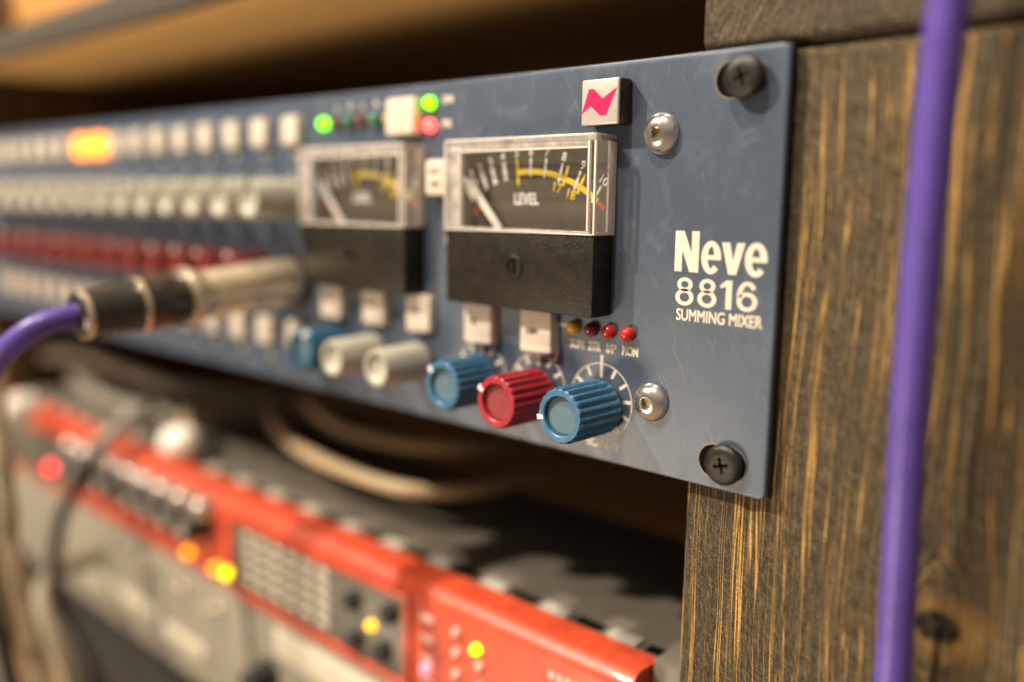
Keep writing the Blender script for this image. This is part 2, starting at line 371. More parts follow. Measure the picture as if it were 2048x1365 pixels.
# faceplate with four corner slots cut by building it as outline minus slots (slots are dark oblong recess parts)
bm = B(-482.6, 0, 0, 1.0, -44.05, 44.05)
ed = [q for q in bm.edges if abs(q.verts[0].co.y-q.verts[1].co.y) > .5]
bmesh.ops.bevel(bm, geom=ed, offset=1.6, segments=5, profile=.5, affect='EDGES')
ed = [q for q in bm.edges if q.verts[0].co.y < .01 and q.verts[1].co.y < .01]
bmesh.ops.bevel(bm, geom=ed, offset=.6, segments=3, profile=.5, affect='EDGES')
plate = ob('faceplate', bm, 'panel', mixer, smooth=25)
ob('plate_core', B(-482.4, -.1, 1.02, 2.9, -43.9, 43.9), 'steel_side', mixer)
ob('chassis', B(-458, -24, 3, 235, -42, 42, bev=1), 'steel_side', mixer)
def slot(cx, cz, w_, h_):
    pts = []; r = h_/2
    for i in range(17): a = -math.pi/2+math.pi*i/16; pts.append((cx+w_/2-r+r*math.cos(a), cz+r*math.sin(a)))
    for i in range(17): a = math.pi/2+math.pi*i/16; pts.append((cx-w_/2+r+r*math.cos(a), cz+r*math.sin(a)))
    return pts
for cz in (38.1, -38.1):
    ob('mounting_slot', poly(slot(-9.9, cz, 10.9, 7.0), -.02, .3), 'hole', plate, smooth=0)
    bm = bmesh.new(); o_ = slot(-9.9, cz, 11.6, 7.7); i_ = slot(-9.9, cz, 10.8, 6.9)
    for k in range(len(o_)): k2 = (k+1) % len(o_); poly([o_[k], o_[k2], i_[k2], i_[k]], -.06, .2, bm)
    ob('slot_rim', bm, 'lid', plate, smooth=0)
# black cross-head rack screws
def phillips(cx, cz, turn, out):
    prof = [(2.6, 3), (2.6, -.3-out), (4.05, -.32-out), (4.2, -.6-out), (4.2, -1.35-out), (4.0, -1.75-out), (3.5, -2.05-out), (2.2, -2.25-out), (1.9, -2.25-out)]
    bm = lathe(prof, 48, caps=False)
    s_ = ob('rack_screw', bm, 'blackscrew', mixer, (cx, 0, cz))
    # cross recess: star-shaped opening sinking to a point
    bm = bmesh.new(); y = -2.25-out; n = 48; star = []
    for i in range(n):
        a = 2*math.pi*i/n; k = abs(math.cos(2*(a-turn)))
        star.append((a, .62+1.25*max(0, (k-.55)/.45)**.8))
    star = [(a, .6 if math.cos(4*(a-turn)) < .25 else 1.72) for a, _ in star]
    o_ = [bm.verts.new((1.9*math.cos(a), y, 1.9*math.sin(a))) for a, _ in star]
    i_ = [bm.verts.new((r*math.cos(a), y, r*math.sin(a))) for a, r in star]
    d_ = [bm.verts.new((r*.42*math.cos(a), y+1.5, r*.42*math.sin(a))) for a, r in star]
    for i in range(n):
        j = (i+1) % n; bm.faces.new((o_[i], o_[j], i_[j], i_[i])); bm.faces.new((i_[i], i_[j], d_[j], d_[i]))
    bm.faces.new(d_); bmesh.ops.recalc_face_normals(bm, faces=bm.faces)
    for f in bm.faces:
        if f.calc_center_median().length > 1.3 and f.normal.y > .9: f.normal_flip()
    ob('cross_recess', bm, 'blackscrew', s_, (cx, 0, cz), smooth=30)
phillips(-8.2, 38.1, .35, 1.0); phillips(-8.9, -38.1, .2, .1)
# polished button-head bolts
for cz in (28.5, -28.2):
    prof = [(4.2, .5), (4.25, -.2), (4.15, -.7), (3.75, -1.45), (3.1, -2.05), (2.3, -2.45), (1.5, -2.62), (1.3, -2.6), (1.2, -2.3), (1.18, -1.4), (.2, -1.3)]
    s_ = ob('hex_bolt', lathe(prof, 48), 'chrome', mixer, (-27.6, 0, cz))
    ob('hex_socket', poly([(1.16*math.cos(math.pi/3*k+.3), 1.16*math.sin(math.pi/3*k+.3)) for k in range(6)], -1.55, -1.2), 'socket', s_, (-27.6, 0, cz), smooth=0)
# lettering
def pr_(body, x0, x1, z0, z1, off=0, mat='print', par=None, y=0, size=10, name='lettering', ext=.04, e=.11):
    """screen-printed words: the thin glyphs thickened by a few shifted copies"""
    par = par or plate; bm = bmesh.new(); k = 0
    for dx in (-e, 0, e):
        for dz in (-e*.7, e*.7):
            q = text(body, size, x1-x0-2*e, z1-z0-1.4*e, 0, ext); tmp = bpy.data.meshes.new('x')
            bmesh.ops.translate(q, vec=(dx, -.0015*k, dz), verts=q.verts); k += 1
            q.to_mesh(tmp); q.free(); bm.from_mesh(tmp); bpy.data.meshes.remove(tmp)
    return ob(name, bm, mat, par, ((x0+x1)/2, y, (z0+z1)/2), smooth=0)
def earc(cx, cz, rx, rz, tx, tz, a0, a1, bm, y1, n=28):
    for i in range(n):
        q0, q1 = R0(a0+(a1-a0)*i/n), R0(a0+(a1-a0)*(i+1)/n)
        poly([(cx+rx*math.cos(q0), cz+rz*math.sin(q0)), (cx+rx*math.cos(q1), cz+rz*math.sin(q1)), (cx+(rx-tx)*math.cos(q1), cz+(rz-tz)*math.sin(q1)), (cx+(rx-tx)*math.cos(q0), cz+(rz-tz)*math.sin(q0))], -.05, y1, bm)
R0 = math.radians
bm = bmesh.new()
x0, x1, zb, zt = -23.2, -17.5, .35, 8.7; t_ = 1.75
poly([(x0, zb), (x0, zt), (x0+t_, zt), (x0+t_, zb)], -.05, 0, bm); poly([(x1-t_, zb), (x1-t_, zt), (x1, zt), (x1, zb)], -.05, 0, bm)
poly([(x0+.1, zt), (x0+t_+.35, zt), (x1-.1, zb), (x1-t_-.35, zb)], -.055, 0, bm)
for ex0, ex1 in ((-16.9, -12.4), (-7.1, -2.3)):
    cx, cz, rx, rz = (ex0+ex1)/2, 3.55, (ex1-ex0)/2, 3.35
    earc(cx, cz, rx, rz, 1.5, 1.15, 0, 318, bm, 0, 44)
    poly([(cx-rx+.9, cz-.45), (cx-rx+.9, cz+.5), (cx+rx-.02, cz+.5), (cx+rx-.02, cz-.45)], -.056, 0, bm)
poly([(-12.3, 6.7), (-10.5, 6.7), (-9.1, .4), (-10.6, .4)], -.05, 0, bm); poly([(-8.9, 6.7), (-7.15, 6.7), (-8.9, .4), (-10.3, .4)], -.054, 0, bm)
ob('lettering', bm, 'print', plate, smooth=0)
bm = bmesh.new()
for cx in (-20.5, -15.2):
    earc(cx, -2.25, 1.85, 1.45, .95, .75, 0, 360, bm, 0, 32); earc(cx, -4.9, 2.2, 1.75, 1.05, .8, 0, 360, bm, 0, 36)
poly([(-10.9, -6.6), (-10.9, -.8), (-9.6, -.8), (-9.6, -6.6)], -.05, 0, bm); poly([(-12.2, -2.5), (-12.2, -1.8), (-10.9, -.8), (-10.9, -2.0)], -.052, 0, bm)
earc(-6.2, -4.75, 2.25, 1.9, 1.05, .8, 0, 360, bm, 0, 36); earc(-6.2, -3.7, 2.25, 2.95, 1.1, .8, 35, 185, bm, 0, 30)
ob('lettering', bm, 'print', plate, smooth=0)
pr_('SUMMING MIXER', -22.3, -2.7, -9.8, -7.3, e=.06)
for t_, xc, w_ in (('SUM', -48.7, 4.0), ('2TR', -43.6, 3.6), ('I/P', -38.8, 2.8), ('MON', -33.7, 4.3)):
    pr_(t_, xc-w_/2, xc+w_/2, -19.0, -16.8, off=.10)
pr_('MON', -46.6, -38.9, -41.0, -39.0, off=.1); pr_('0', -37.4, -36.0, -41.0, -39.0, off=.1)
# badge with the zigzag N
bd = ob('logo_badge', B(-45.4, -35.4, -3.9, 0, 30.4, 40.1, bev=.5, seg=3), 'badge_side', mixer)
ob('badge_face', B(-45.3, -35.5, -4.7, -3.9, 30.5, 40.0, bev=.35, seg=3), 'badge', bd)
N = [(.01, .26), (.20, .80), (.34, .79), (.58, .57), (.97, .79), (.68, .20), (.52, .20), (.26, .42)]
ob('logo_mark', poly([(-45.2+9.6*a, 30.6+9.3*c_) for a, c_ in N], -4.78, -4.70), 'badge_red', bd, smooth=0)

# ---- knobs
def fluted(R, L, n, fl, fd, taper=.0):
    prof = [(R*.92, -1.2), (R*1.0+taper, -1.3, fd*.2), (R+taper, -2.0, fd), (R+taper*.5, -L*.5, fd), (R*.985, -L+1.1, fd), (R*.975, -L+.7, fd*.7), (R*.95, -L+.25, fd*.35), (R*.90, -L), (R*.72, -L), (R*.69, -L+.15), (R*.685, -L+1.6), (R*.3, -L+1.6)]
    return mesh('knob', lathe(prof, n, fl), 28)
def collar_m(R): return mesh('collar', lathe([(R*.80, .02), (R*.80, -1.25), (R*.6, -1.3)], 32))
def cap_m(R, L, dish=.25):
    return mesh('cap', lathe([(R*.675, -L+1.58), (R*.672, -L+1.1), (R*.64, -L+1.0), (R*.4, -L+1.0+dish*.7), (R*.1, -L+1.0+dish)], 40))
def pointer_m(R, L, ang):
    bm = bmesh.new(); bar(R*.74*math.sin(ang), R*.74*math.cos(ang), R*.965*math.sin(ang), R*.965*math.cos(ang), 0.95, -L-.07, -L+.5, bm)
    bar(R*.95*math.sin(ang), R*.95*math.cos(ang), R*1.01*math.sin(ang), R*1.01*math.cos(ang), 1.15, -L-.0, -L+1.6, bm)
    return mesh('pointer', bm, 0)
KN = {}
def knob(cx, cz, kind, R, L, ang, n=160, fl=20, fd=.8, label=None):
    key = (kind, R, L, n)
    if key not in KN: KN[key] = (fluted(R, L, n, fl, fd), collar_m(R), cap_m(R, L))
    k_ = ob('knob', KN[key][0], kind+'_knob', mixer, (cx, 0, cz), label=label)
    ob('collar', KN[key][1], 'collar', k_, (cx, 0, cz)); ob('cap', KN[key][2], kind+'_cap', k_, (cx, 0, cz))
    ob('pointer', pointer_m(R, L, ang), 'print_white', k_, (cx, 0, cz))
    return k_
R0 = math.radians
knob(-41.0, -31.3, 'blue', 6.3, 15.0, R0(-100), label='front blue fluted knob next to the lower bolt')
knob(-60.0, -31.3, 'red', 6.3, 15.0, R0(-62), label='crimson fluted knob between two blue ones')
knob(-79.2, -30.4, 'blue', 6.3, 14.0, R0(-50))
knob(-140.5, -29.0, 'blue', 6.2, 13.5, R0(30))
def smooth_knob(cx, cz, R=5.2, L=16, ang=-.5, par=None):
    key = ('smooth', R, L)
    if key not in KN:
        prof = [(R*.93, -1.1), (R*1.02, -1.3), (R*1.02, -3), (R, -L*.5), (R*.97, -L+.6), (R*.90, -L), (R*.74, -L+.05), (R*.66, -L+.7), (R*.4, -L+1.5), (R*.1, -L+1.7)]
        KN[key] = (mesh('knob', lathe(prof, 40), 40), collar_m(R), mesh('pointer', bar(0, R*1.01, 0, R*.7, .9, -L-.05, -L+3), 0))
    k_ = ob('knob', KN[key][0], 'cream_knob', mixer, (cx, 0, cz))
    ob('collar', KN[key][1], 'collar', k_, (cx, 0, cz))
    return k_
smooth_knob(-102.4, -28.9); smooth_knob(-121.6, -28.7)
# dial rings with ticks round the lower knobs
for cx, cz, rr in ((-41.4, -30.2, 8.6), (-60.4, -30.2, 8.6), (-79.6, -29.6, 8.6)):
    bm = arc(cx, cz, rr-.12, rr+.12, R0(-140), R0(140), -.05, 0, 60)
    for k in range(11):
        a = R0(-140+28*k); r0, r1 = (6.3, rr-.2) if k != 5 else (5.5, rr+2.0)
        bar(cx+r0*math.sin(a), cz+r0*math.cos(a), cx+r1*math.sin(a), cz+r1*math.cos(a), .75, -.055, 0, bm)
    ob('dial_marks', bm, 'print', plate, smooth=0)
bm = bmesh.new()
for a_, c_ in zip([(-51.0, -13.9), (-54.2, -14.0), (-54.6, -14.6), (-54.4, -20.2), (-55.0, -22.2)], [(-54.2, -13.9), (-54.7, -14.7), (-54.4, -20.4), (-55.1, -22.4), (-56.6, -23.6)]):
    bar(*a_, *c_, .8, -.06-random.random()*.01, 0, bm)
ob('routing_line', bm, 'print', plate, smooth=0)
# unlit indicator lamps near the knobs
ledm = mesh('led', lathe([(1.65, .1), (1.65, -.7), (1.6, -1.2), (1.35, -1.75), (.95, -2.15), (.45, -2.35), (.08, -2.4)], 24), 60)
LEDS = {}
def led(cx, cz, mat, s_=1.0, name='indicator_lamp', par=None, y=0):
    if mat not in LEDS: LEDS[mat] = ledm.copy()
    o_ = ob(name, LEDS[mat], mat, par or mixer, (cx, y, cz)); o_.scale = (s_, s_, s_); return o_
for cx, mt in ((-49.2, 'led_yellow'), (-44.1, 'led_darkred'), (-39.2, 'led_red'), (-34.0, 'led_red')): led(cx, -14.1, mt)
# ---- square buttons
def button_mesh(w_, h_, d):
    bm = bmesh.new(); n = 10
    box(bm, -w_/2, w_/2, -d, 0, -h_/2, h_/2)
    ed = [q for q in bm.edges if abs(q.verts[0].co.y-q.verts[1].co.y) > .1]; bmesh.ops.bevel(bm, geom=ed, offset=.9, segments=4, profile=.5, affect='EDGES')
    f = [q for q in bm.faces if q.normal.y < -.9]
    ed = list({x for q in f for x in q.edges}); bmesh.ops.bevel(bm, geom=ed, offset=.5, segments=3, profile=.5, affect='EDGES')
    return mesh('button', bm, 50)
BT = {}
def button(cx, cz, w_=8.2, h_=9.0, d=2.7, mat='button', label=None, legend=None):
    key = (w_, h_, d, mat)
    if key not in BT: BT[key] = button_mesh(w_, h_, d)
    o_ = ob('button', BT[key], mat, mixer, (cx, 0, cz), label=label); o_.rotation_euler = (random.uniform(-.02, .02), random.uniform(-.025, .025), random.uniform(-.02, .02)); o_.location.y += random.uniform(0, .5)*S
    if legend:
        for i, (s_, dx, dz, ww) in enumerate(legend): pr_(s_, cx+dx-ww/2, cx+dx+ww/2, cz+dz-.75, cz+dz+.75, .08, 'print_dark', o_, -d, name='legend', ext=.04)
    return o_
button(-59.4, -16.0, 9.8, 10.2, 2.6, legend=[('DIM', -1.0, 0, 3.6)])
button(-79.0, -16.0, 9.8, 10.2, 2.6, legend=[('ALT', -1.0, .4, 2.6)])
for cx in (-101.8, -121.0, -140.5): button(cx, -15.6, 9.6, 10.0, 2.6, legend=[('EXT', -.6, .6, 3.0)])
button(-108.2, 36.0, 11.4, 9.6, 2.9)
button(-94.0, 20.0, 7.2, 9.0, 3.4, legend=[('CUT', 0, 1.6, 4), ('ON', 0, -1.6, 3.4)])
# ---- channel strips: sixteen button + cream knob + red knob + lower button
PX, P0 = 17.25, -160.3
for i in range(16):
    x = P0-PX*i
    lit = i in (8, 9)
    button(x, 34.6, 8.0, 8.4, 2.8, 'button_lit' if lit else 'button', label='lit orange square button' if lit else None)
    R, L = 6.0, 17
    key = ('chan',)
    if key not in KN:
        prof = [(R*.93, -1.1), (R*1.02, -1.3), (R*1.02, -3), (R, -L*.5), (R*.97, -L+.6), (R*.90, -L), (R*.74, -L+.05), (R*.66, -L+.7), (R*.4, -L+1.5), (R*.1, -L+1.7)]
        KN[key] = (mesh('knob', lathe(prof, 32), 40), collar_m(R), mesh('pointer', bar(0, R*1.01, 0, R*.5, 1.2, -L-.05, -L+1.4), 0))
    k_ = ob('knob', KN[key][0], 'cream_knob', mixer, (x, 0, 14.0)); ob('collar', KN[key][1], 'collar', k_, (x, 0, 14.0)); ob('pointer', KN[key][2], 'print_dark', k_, (x, 0, 14.0))
    if i > 0:
        if 'chr' not in KN: KN['chr'] = (fluted(5.4, 15, 80, 16, .5), collar_m(5.4), cap_m(5.4, 15), pointer_m(5.4, 15, 0))
        k_ = ob('knob', KN['chr'][0], 'chan_red', mixer, (x, 0, -8.0)); k_.rotation_euler.y = random.uniform(-.5, .5); ob('collar', KN['chr'][1], 'collar', k_, (x, 0, -8.0)); ob('cap', KN['chr'][2], 'chan_red', k_, (x, 0, -8.0)); ob('pointer', KN['chr'][3], 'print_white', k_, (x, 0, -8.0))
    button(x, -28.0, 8.0, 9.0, 2.7)
    pr_(str(16-i), x-1.2, x+1.2, -37.5, -35.3, .1); pr_('CUT', x-2.3, x+2.3, 27.0, 28.6, .1)
    bm = arc(x, 14.0, 7.6, 7.9, R0(-140), R0(140), -.05, 0, 24); ob('dial_marks', bm, 'print', plate, smooth=0)
# top indicator row
for cx, mt, s_ in ((-144.8, 'lit_green', 1.0), (-138.6, 'led_darkred', 1), (-132.8, 'led_teal', 1.15), (-127.0, 'led_darkred', 1.05), (-121.0, 'led_teal', 1.15), (-115.6, 'led_yellow', .8)): led(cx, 35.9, mt, s_)
for k, cx in enumerate((-138.6, -132.8, -127.0, -121.0)): pr_(('L', 'R', 'L', 'R')[k], cx-.9, cx+.9, 39.3, 41.1, .1)
led(-98.6, 39.0, 'lit_green', 1.0); led(-98.6, 33.3, 'lit_red', 1.0)
pr_('ON', -94.5, -90.5, 38.6, 40.6, .1); pr_('PK', -94.5, -90.8, 32.6, 34.6, .1)
# small brass screws on the strip between the meters
for cz, s_ in ((4.2, 1.0), (-.4, .75), (-9.0, .7)):
    o_ = ob('trim_screw', lathe([(1.5, .1), (1.5, -.8), (1.2, -1.4), (.2, -1.6)], 20), 'nickel' if cz > -5 else 'black', mixer, (-90.8, 0, cz)); o_.scale = (s_,)*3

# ---- level meters
PXD = [-84.3, -81.8, -78.9, -75.4, -71.4, -66.9, -62.3, -57.4, -52.3, -46.9, -40.9]
def meter(dx):
    x0, x1 = -85.8+dx, -38.9+dx; D = 7.0; zt, zm, zb = 28.7, 7.2, -10.6
    body = ob('meter', B(x0+.4, x1-.3, -D, 0, zb, zm, bev=.45, seg=2), 'meter_black', mixer, label='level meter with clear cover and black lower housing')
    ob('scale_card', B(x0+.9, x1-.7, -1.6, -.05, zm+.3, zt-1.0), 'scale', body)
    Y0, Y1 = -1.72, -1.6
    cx, cz = -62.8+dx, -13.0
    wh, ye = bmesh.new(), bmesh.new()
    for i, px in enumerate(PXD):
        a = math.asin((px+dx-cx)/38.6)
        dig = text(str(i), 3, None, 2.1, .10, .05)
        tmp = bpy.data.meshes.new('x'); 
        bmesh.ops.rotate(dig, cent=(0, 0, 0), matrix=Matrix.Rotation(a, 3, 'Y'), verts=dig.verts)
        bmesh.ops.translate(dig, vec=(cx+38.7*math.sin(a), Y1-.02, cz+38.7*math.cos(a)), verts=dig.verts)
        dig.to_mesh(tmp); dig.free(); wh.from_mesh(tmp); bpy.data.meshes.remove(tmp)
        tgt = ye if i == 5 else wh
        wd = 1.15 if i < 5 else .62
        r0, r1 = (33.0, 37.3)
        bar(cx+r0*math.sin(a), cz+r0*math.cos(a), cx+r1*math.sin(a), cz+r1*math.cos(a), wd, Y0-.03, Y1, tgt)
    ob('scale_numbers', wh, 'print_white', body, smooth=0)
    a5 = math.asin((PXD[5]+dx-cx)/38.6)
    arc(cx, cz, 33.5, 34.8, a5, R0(36.5), Y0, Y1, 30, ye)
    for a, r0, r1 in ((a5, 31.5, 34), (R0(18.5), 32.5, 37.2), (R0(26.5), 32.5, 37.2)):
        bar(cx+r0*math.sin(a), cz+r0*math.cos(a), cx+r1*math.sin(a), cz+r1*math.cos(a), .75, Y0-.01, Y1, ye)
    for s_, a in (('1', a5), ('17', R0(16.2)), ('18', R0(24.0))):
        dig = text(s_, 3, None, 2.3, .08, .05); tmp = bpy.data.meshes.new('x')
        bmesh.ops.rotate(dig, cent=(0, 0, 0), matrix=Matrix.Rotation(a*.6, 3, 'Y'), verts=dig.verts)
        bmesh.ops.translate(dig, vec=(cx+31.6*math.sin(a), Y1-.03, cz+31.6*math.cos(a)), verts=dig.verts)
        dig.to_mesh(tmp); dig.free(); ye.from_mesh(tmp); bpy.data.meshes.remove(tmp)
    ob('yellow_arc', ye, 'print_yellow', body, smooth=0)
    rd = arc(cx, cz, 33.6, 34.6, R0(37), R0(41), Y0, Y1, 6)
    bar(-80.9+dx, 10.8, -78.8+dx, 14.2, .9, Y0, Y1, rd); bar(-78.6+dx, 14.2, -76.2+dx, 10.8, 1.0, Y0-.01, Y1, rd)
    ob('red_marks', rd, 'print_red', body, smooth=0)
    pr_('LEVEL', -67.5+dx, -59.8+dx, 13.5, 16.2, .3, 'print_white', body, Y1, name='lettering')
    nd = bmesh.new(); bar(-81.4+dx, 19.2, -70.4+dx, 7.5, 1.9, -3.6, -3.1, nd)
    ob('needle', nd, 'needle', body, smooth=0)
    # acrylic cover: whitish bars for edges catching light, thin side walls, clear front pane
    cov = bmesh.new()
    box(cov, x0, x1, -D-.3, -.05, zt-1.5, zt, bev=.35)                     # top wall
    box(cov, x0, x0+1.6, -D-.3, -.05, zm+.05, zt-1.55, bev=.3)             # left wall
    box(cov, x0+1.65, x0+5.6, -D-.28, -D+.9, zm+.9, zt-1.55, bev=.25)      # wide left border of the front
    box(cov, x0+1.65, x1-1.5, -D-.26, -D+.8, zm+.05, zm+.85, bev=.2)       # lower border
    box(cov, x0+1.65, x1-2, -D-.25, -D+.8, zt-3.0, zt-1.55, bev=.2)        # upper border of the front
    cover = ob('meter_cover', cov, 'lit_edge', body, label='clear acrylic meter cover')
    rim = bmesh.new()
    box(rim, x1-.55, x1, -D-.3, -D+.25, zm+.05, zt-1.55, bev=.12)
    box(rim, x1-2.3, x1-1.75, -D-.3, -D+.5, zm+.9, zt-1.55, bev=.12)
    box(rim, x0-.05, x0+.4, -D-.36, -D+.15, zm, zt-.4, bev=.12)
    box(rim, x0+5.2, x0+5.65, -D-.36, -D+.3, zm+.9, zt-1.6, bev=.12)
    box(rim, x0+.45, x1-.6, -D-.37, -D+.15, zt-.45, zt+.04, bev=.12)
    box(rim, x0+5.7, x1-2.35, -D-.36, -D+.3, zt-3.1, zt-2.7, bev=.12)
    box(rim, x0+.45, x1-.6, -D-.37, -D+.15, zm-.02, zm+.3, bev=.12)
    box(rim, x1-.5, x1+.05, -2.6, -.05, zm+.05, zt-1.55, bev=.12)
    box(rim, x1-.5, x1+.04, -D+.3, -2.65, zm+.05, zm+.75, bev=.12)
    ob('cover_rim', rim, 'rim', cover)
    ob('side_wall', B(x1-.45, x1-.05, -D+.3, -2.65, zm+.8, zt-1.56), 'wall', cover)
    ob('front_pane', B(x0+5.62, x1-2.32, -D+.05, -D+.25, zm+.87, zt-3.02), 'pane', cover)
    # zero-set screw in the lower housing
    zc = (-62.3+dx, -.6)
    zs = ob('zero_screw', lathe([(2.6, -D+.1), (2.6, -D-.25), (2.2, -D-.45), (1.9, -D-.4), (1.85, -D-.05), (.2, -D-.05)], 28), 'meter_black', body, (zc[0], 0, zc[1]))
    ob('screw_slot', bar(.15, -1.6, -.15, 1.6, .7, -D-.16, -D-.04), 'hole', zs, (zc[0], 0, zc[1]), smooth=0)
meter(0); meter(-62.2)
# headphone socket the plug sits in
ob('headphone_socket', lathe([(8.6, 0), (8.6, -1.2), (7.9, -2.0), (4, -2.0)], 32), 'black', mixer, (-160.3, 0, -10.3))

# ------------------------------------------------------------------ headphone plug and purple cable
plug = thing('headphone_plug', 'nickel jack plug with black boot and purple cable, pushed into the mixer', 'plug', (-160.3, 0, -10.3))
tilt = Matrix.Rotation(R0(5.2), 3, 'X')
def tl(bm):
    bmesh.ops.rotate(bm, cent=(0, 0, 0), matrix=tilt, verts=bm.verts); return bm
pa = (-160.3, 0, -10.3)
bp_ = [(6.2, -2.1), (6.8, -2.6), (6.9, -6)]
for k in range(7): y = -18-1.9*k; bp_ += [(6.95, y), (6.95, y-.9), (6.55, y-1.1), (6.55, y-1.6)]
bp_ += [(6.95, -32), (7.0, -34.5), (7.9, -35.6), (8.5, -36.6), (8.6, -37.8), (8.2, -38.6), (7.3, -38.8)]
ob('shell', tl(lathe(bp_, 40)), 'nickel', plug, pa)
ob('sleeve', tl(lathe([(7.1, -38.7), (7.5, -39.2), (7.55, -50.5), (7.3, -51.2), (6.6, -51.3)], 40)), 'boot', plug, pa)
ob('boot', tl(lathe([(6.8, -51.2), (7.35, -51.6), (7.45, -52.4), (6.9, -53.2), (6.6, -60), (6.1, -64.5), (5.9, -65.4), (6.35, -65.9), (6.35, -66.9), (5.8, -67.6), (4.2, -68.0), (3.6, -68.0)], 40)), 'boot', plug, pa)
for y_, r_ in ((-51.6, 7.6), (-66.4, 6.6)):
    ob('ring', tl(lathe([(r_-1, y_+.9), (r_, y_+.7), (r_+.1, y_), (r_, y_-.7), (r_-1, y_-.9)], 40)), 'nickel', plug, pa)
e0 = Vector(pa)+tilt@Vector((0, -66, 0))
cb_pts = [e0, e0+Vector((-.2, -6, -.8)), (-161.5, -76.5, -18.6), (-164.5, -80, -21.6), (-169, -83, -26), (-176, -85, -33), (-186, -86, -50), (-198, -86, -92), (-206, -84, -150)]
ob('cable', tube(cb_pts, 3.1, 18), 'purple', plug, pa if False else (0, 0, 0))

cab = ob('purple_cable', tube([(38, -17, 120), (34, -14, 72), (31.2, -11.9, 45.5), (30.0, -10.2, 19.2), (29.2, -8.6, -7.6), (29.0, -7.1, -36), (28.7, -4.8, -69), (27.5, -4.4, -110), (25, -4.4, -200)], 3.05, 24), 'purple')
cab['label'] = 'thick purple cable hanging straight down in front of the wooden post'; cab['category'] = 'cable'

# ------------------------------------------------------------------ red rack unit below
red = thing('red_rack_unit', 'bright red audio unit with grey display below the blue mixer', 'audio unit', (-241, 6, -127))
bm = bmesh.new(); pf = [(0, -126.4), (.6, -127), (12, -127), (12, -93), (4.2, -93), (2.6, -93.5), (.9, -95.2), (.2, -96.4), (0, -97.2)]
ra = [bm.verts.new((-455, y, z)) for y, z in pf]; rb = [bm.verts.new((-30.5, y, z)) for y, z in pf]
bm.faces.new(ra); bm.faces.new(rb[::-1])
for i in range(len(pf)): bm.faces.new((ra[i], rb[i], rb[(i+1) % len(pf)], ra[(i+1) % len(pf)]))
bmesh.ops.recalc_face_normals(bm, faces=bm.faces)
ob('front_bezel', bm, 'red_paint', red, smooth=35)
tb = mesh('lid_tab', B(-4.5, 4.5, -2.2, 2.2, -.2, .9, bev=.3)); vt = mesh('lid_vent', B(-4.6, 4.6, -2.0, 2.0, -.5, .06))
for k in range(18):
    x = -43-22.5*k; ob('lid_tab', tb, 'tab', red, (x, 15.2, -93.6)); ob('lid_vent', vt, 'hole', red, (x+11, 15.4, -93.6))
ob('lid', B(-454, -31, 12.2, 84, -126, -93.6, bev=.8), 'lid', red)
ob('rack_ear', B(-30.2, -20.9, 8, 30, -126, -91.2, bev=1), 'lid', red)
ob('dark_inset', B(-440, -352, -.5, .4, -123, -99.5, bev=.3), 'display', red); ob('dark_inset', B(-350, -221, -.5, .4, -113, -100.5, bev=.3), 'black', red)
dp = ob('display_panel', B(-203.5, -109.5, -.9, .5, -124.2, -99.9, bev=.3), 'display', red)
bm = B(-206, -107, -1.5, .2, -99.7, -97.4, bev=.4); box(bm, -206, -107, -1.5, .2, -127, -124.5, bev=.4); box(bm, -206, -203.7, -1.5, .2, -124.4, -99.8, bev=.4); box(bm, -109.3, -107, -1.5, .2, -124.4, -99.8, bev=.4)
ob('display_frame', bm, 'red_paint', red)
dm = mesh('dot', B(-2.7, 2.7, -.25, 0, -1.2, 1.2, bev=.2, seg=1))
for i in range(6):
    for j in range(5): ob('display_dot', dm, 'dot', dp, (-193.5+8.9*i, -.9, -102.8-4.2*j))
kb = mesh('push_button', lathe([(3.0, 0), (3.0, -2.6), (2.6, -3.1), (.2, -3.1)], 24))
for x, z in ((-132.2, -106.7), (-131.2, -119.2), (-118.2, -118.2), (-114.6, -105.2)): ob('push_button', kb, 'black', red, (x, -.9, z))
led(-123.8, -112.0, 'lit_amber', .9, par=red, y=-.9)
pb = mesh('small_button', B(-2.6, 2.6, -.9, 0, -1.0, 1.0, bev=.5)); pm = mesh('small_lamp', lathe([(1.3, 0), (1.3, -.8), (.9, -1.3), (.1, -1.4)], 16))
for z in (-102, -108, -114.2, -120.4):
    ob('small_button', pb, 'red_print', red, (-99.8, 0, z)); ob('small_lamp', pm, 'red_print', red, (-88, 0, z)); 
    if z != -102: ob('small_lamp', pm, 'red_print', red, (-79, 0, z-.6))
led(-80.2, -104.2, 'lit_lime', .85, par=red); led(-100.2, -116.9, 'lit_pink', .95, par=red)
bm = bmesh.new()
for k in range(5): bar(-55+2.6*k, -101.6, -53.4+2.6*k, -101.6, 2.0, -.05, 0, bm)
ob('printed_marks', bm, 'red_print', red, smooth=0)
sk = mesh('level_knob', lathe([(5.6, 0), (5.6, -2.2), (5.0, -2.6), (4.8, -8.5), (4.2, -9.2), (.2, -9.2)], 28)); cm = mesh('knob_cap', lathe([(3.0, -9.15), (2.9, -9.6), (.2, -9.8)], 24))
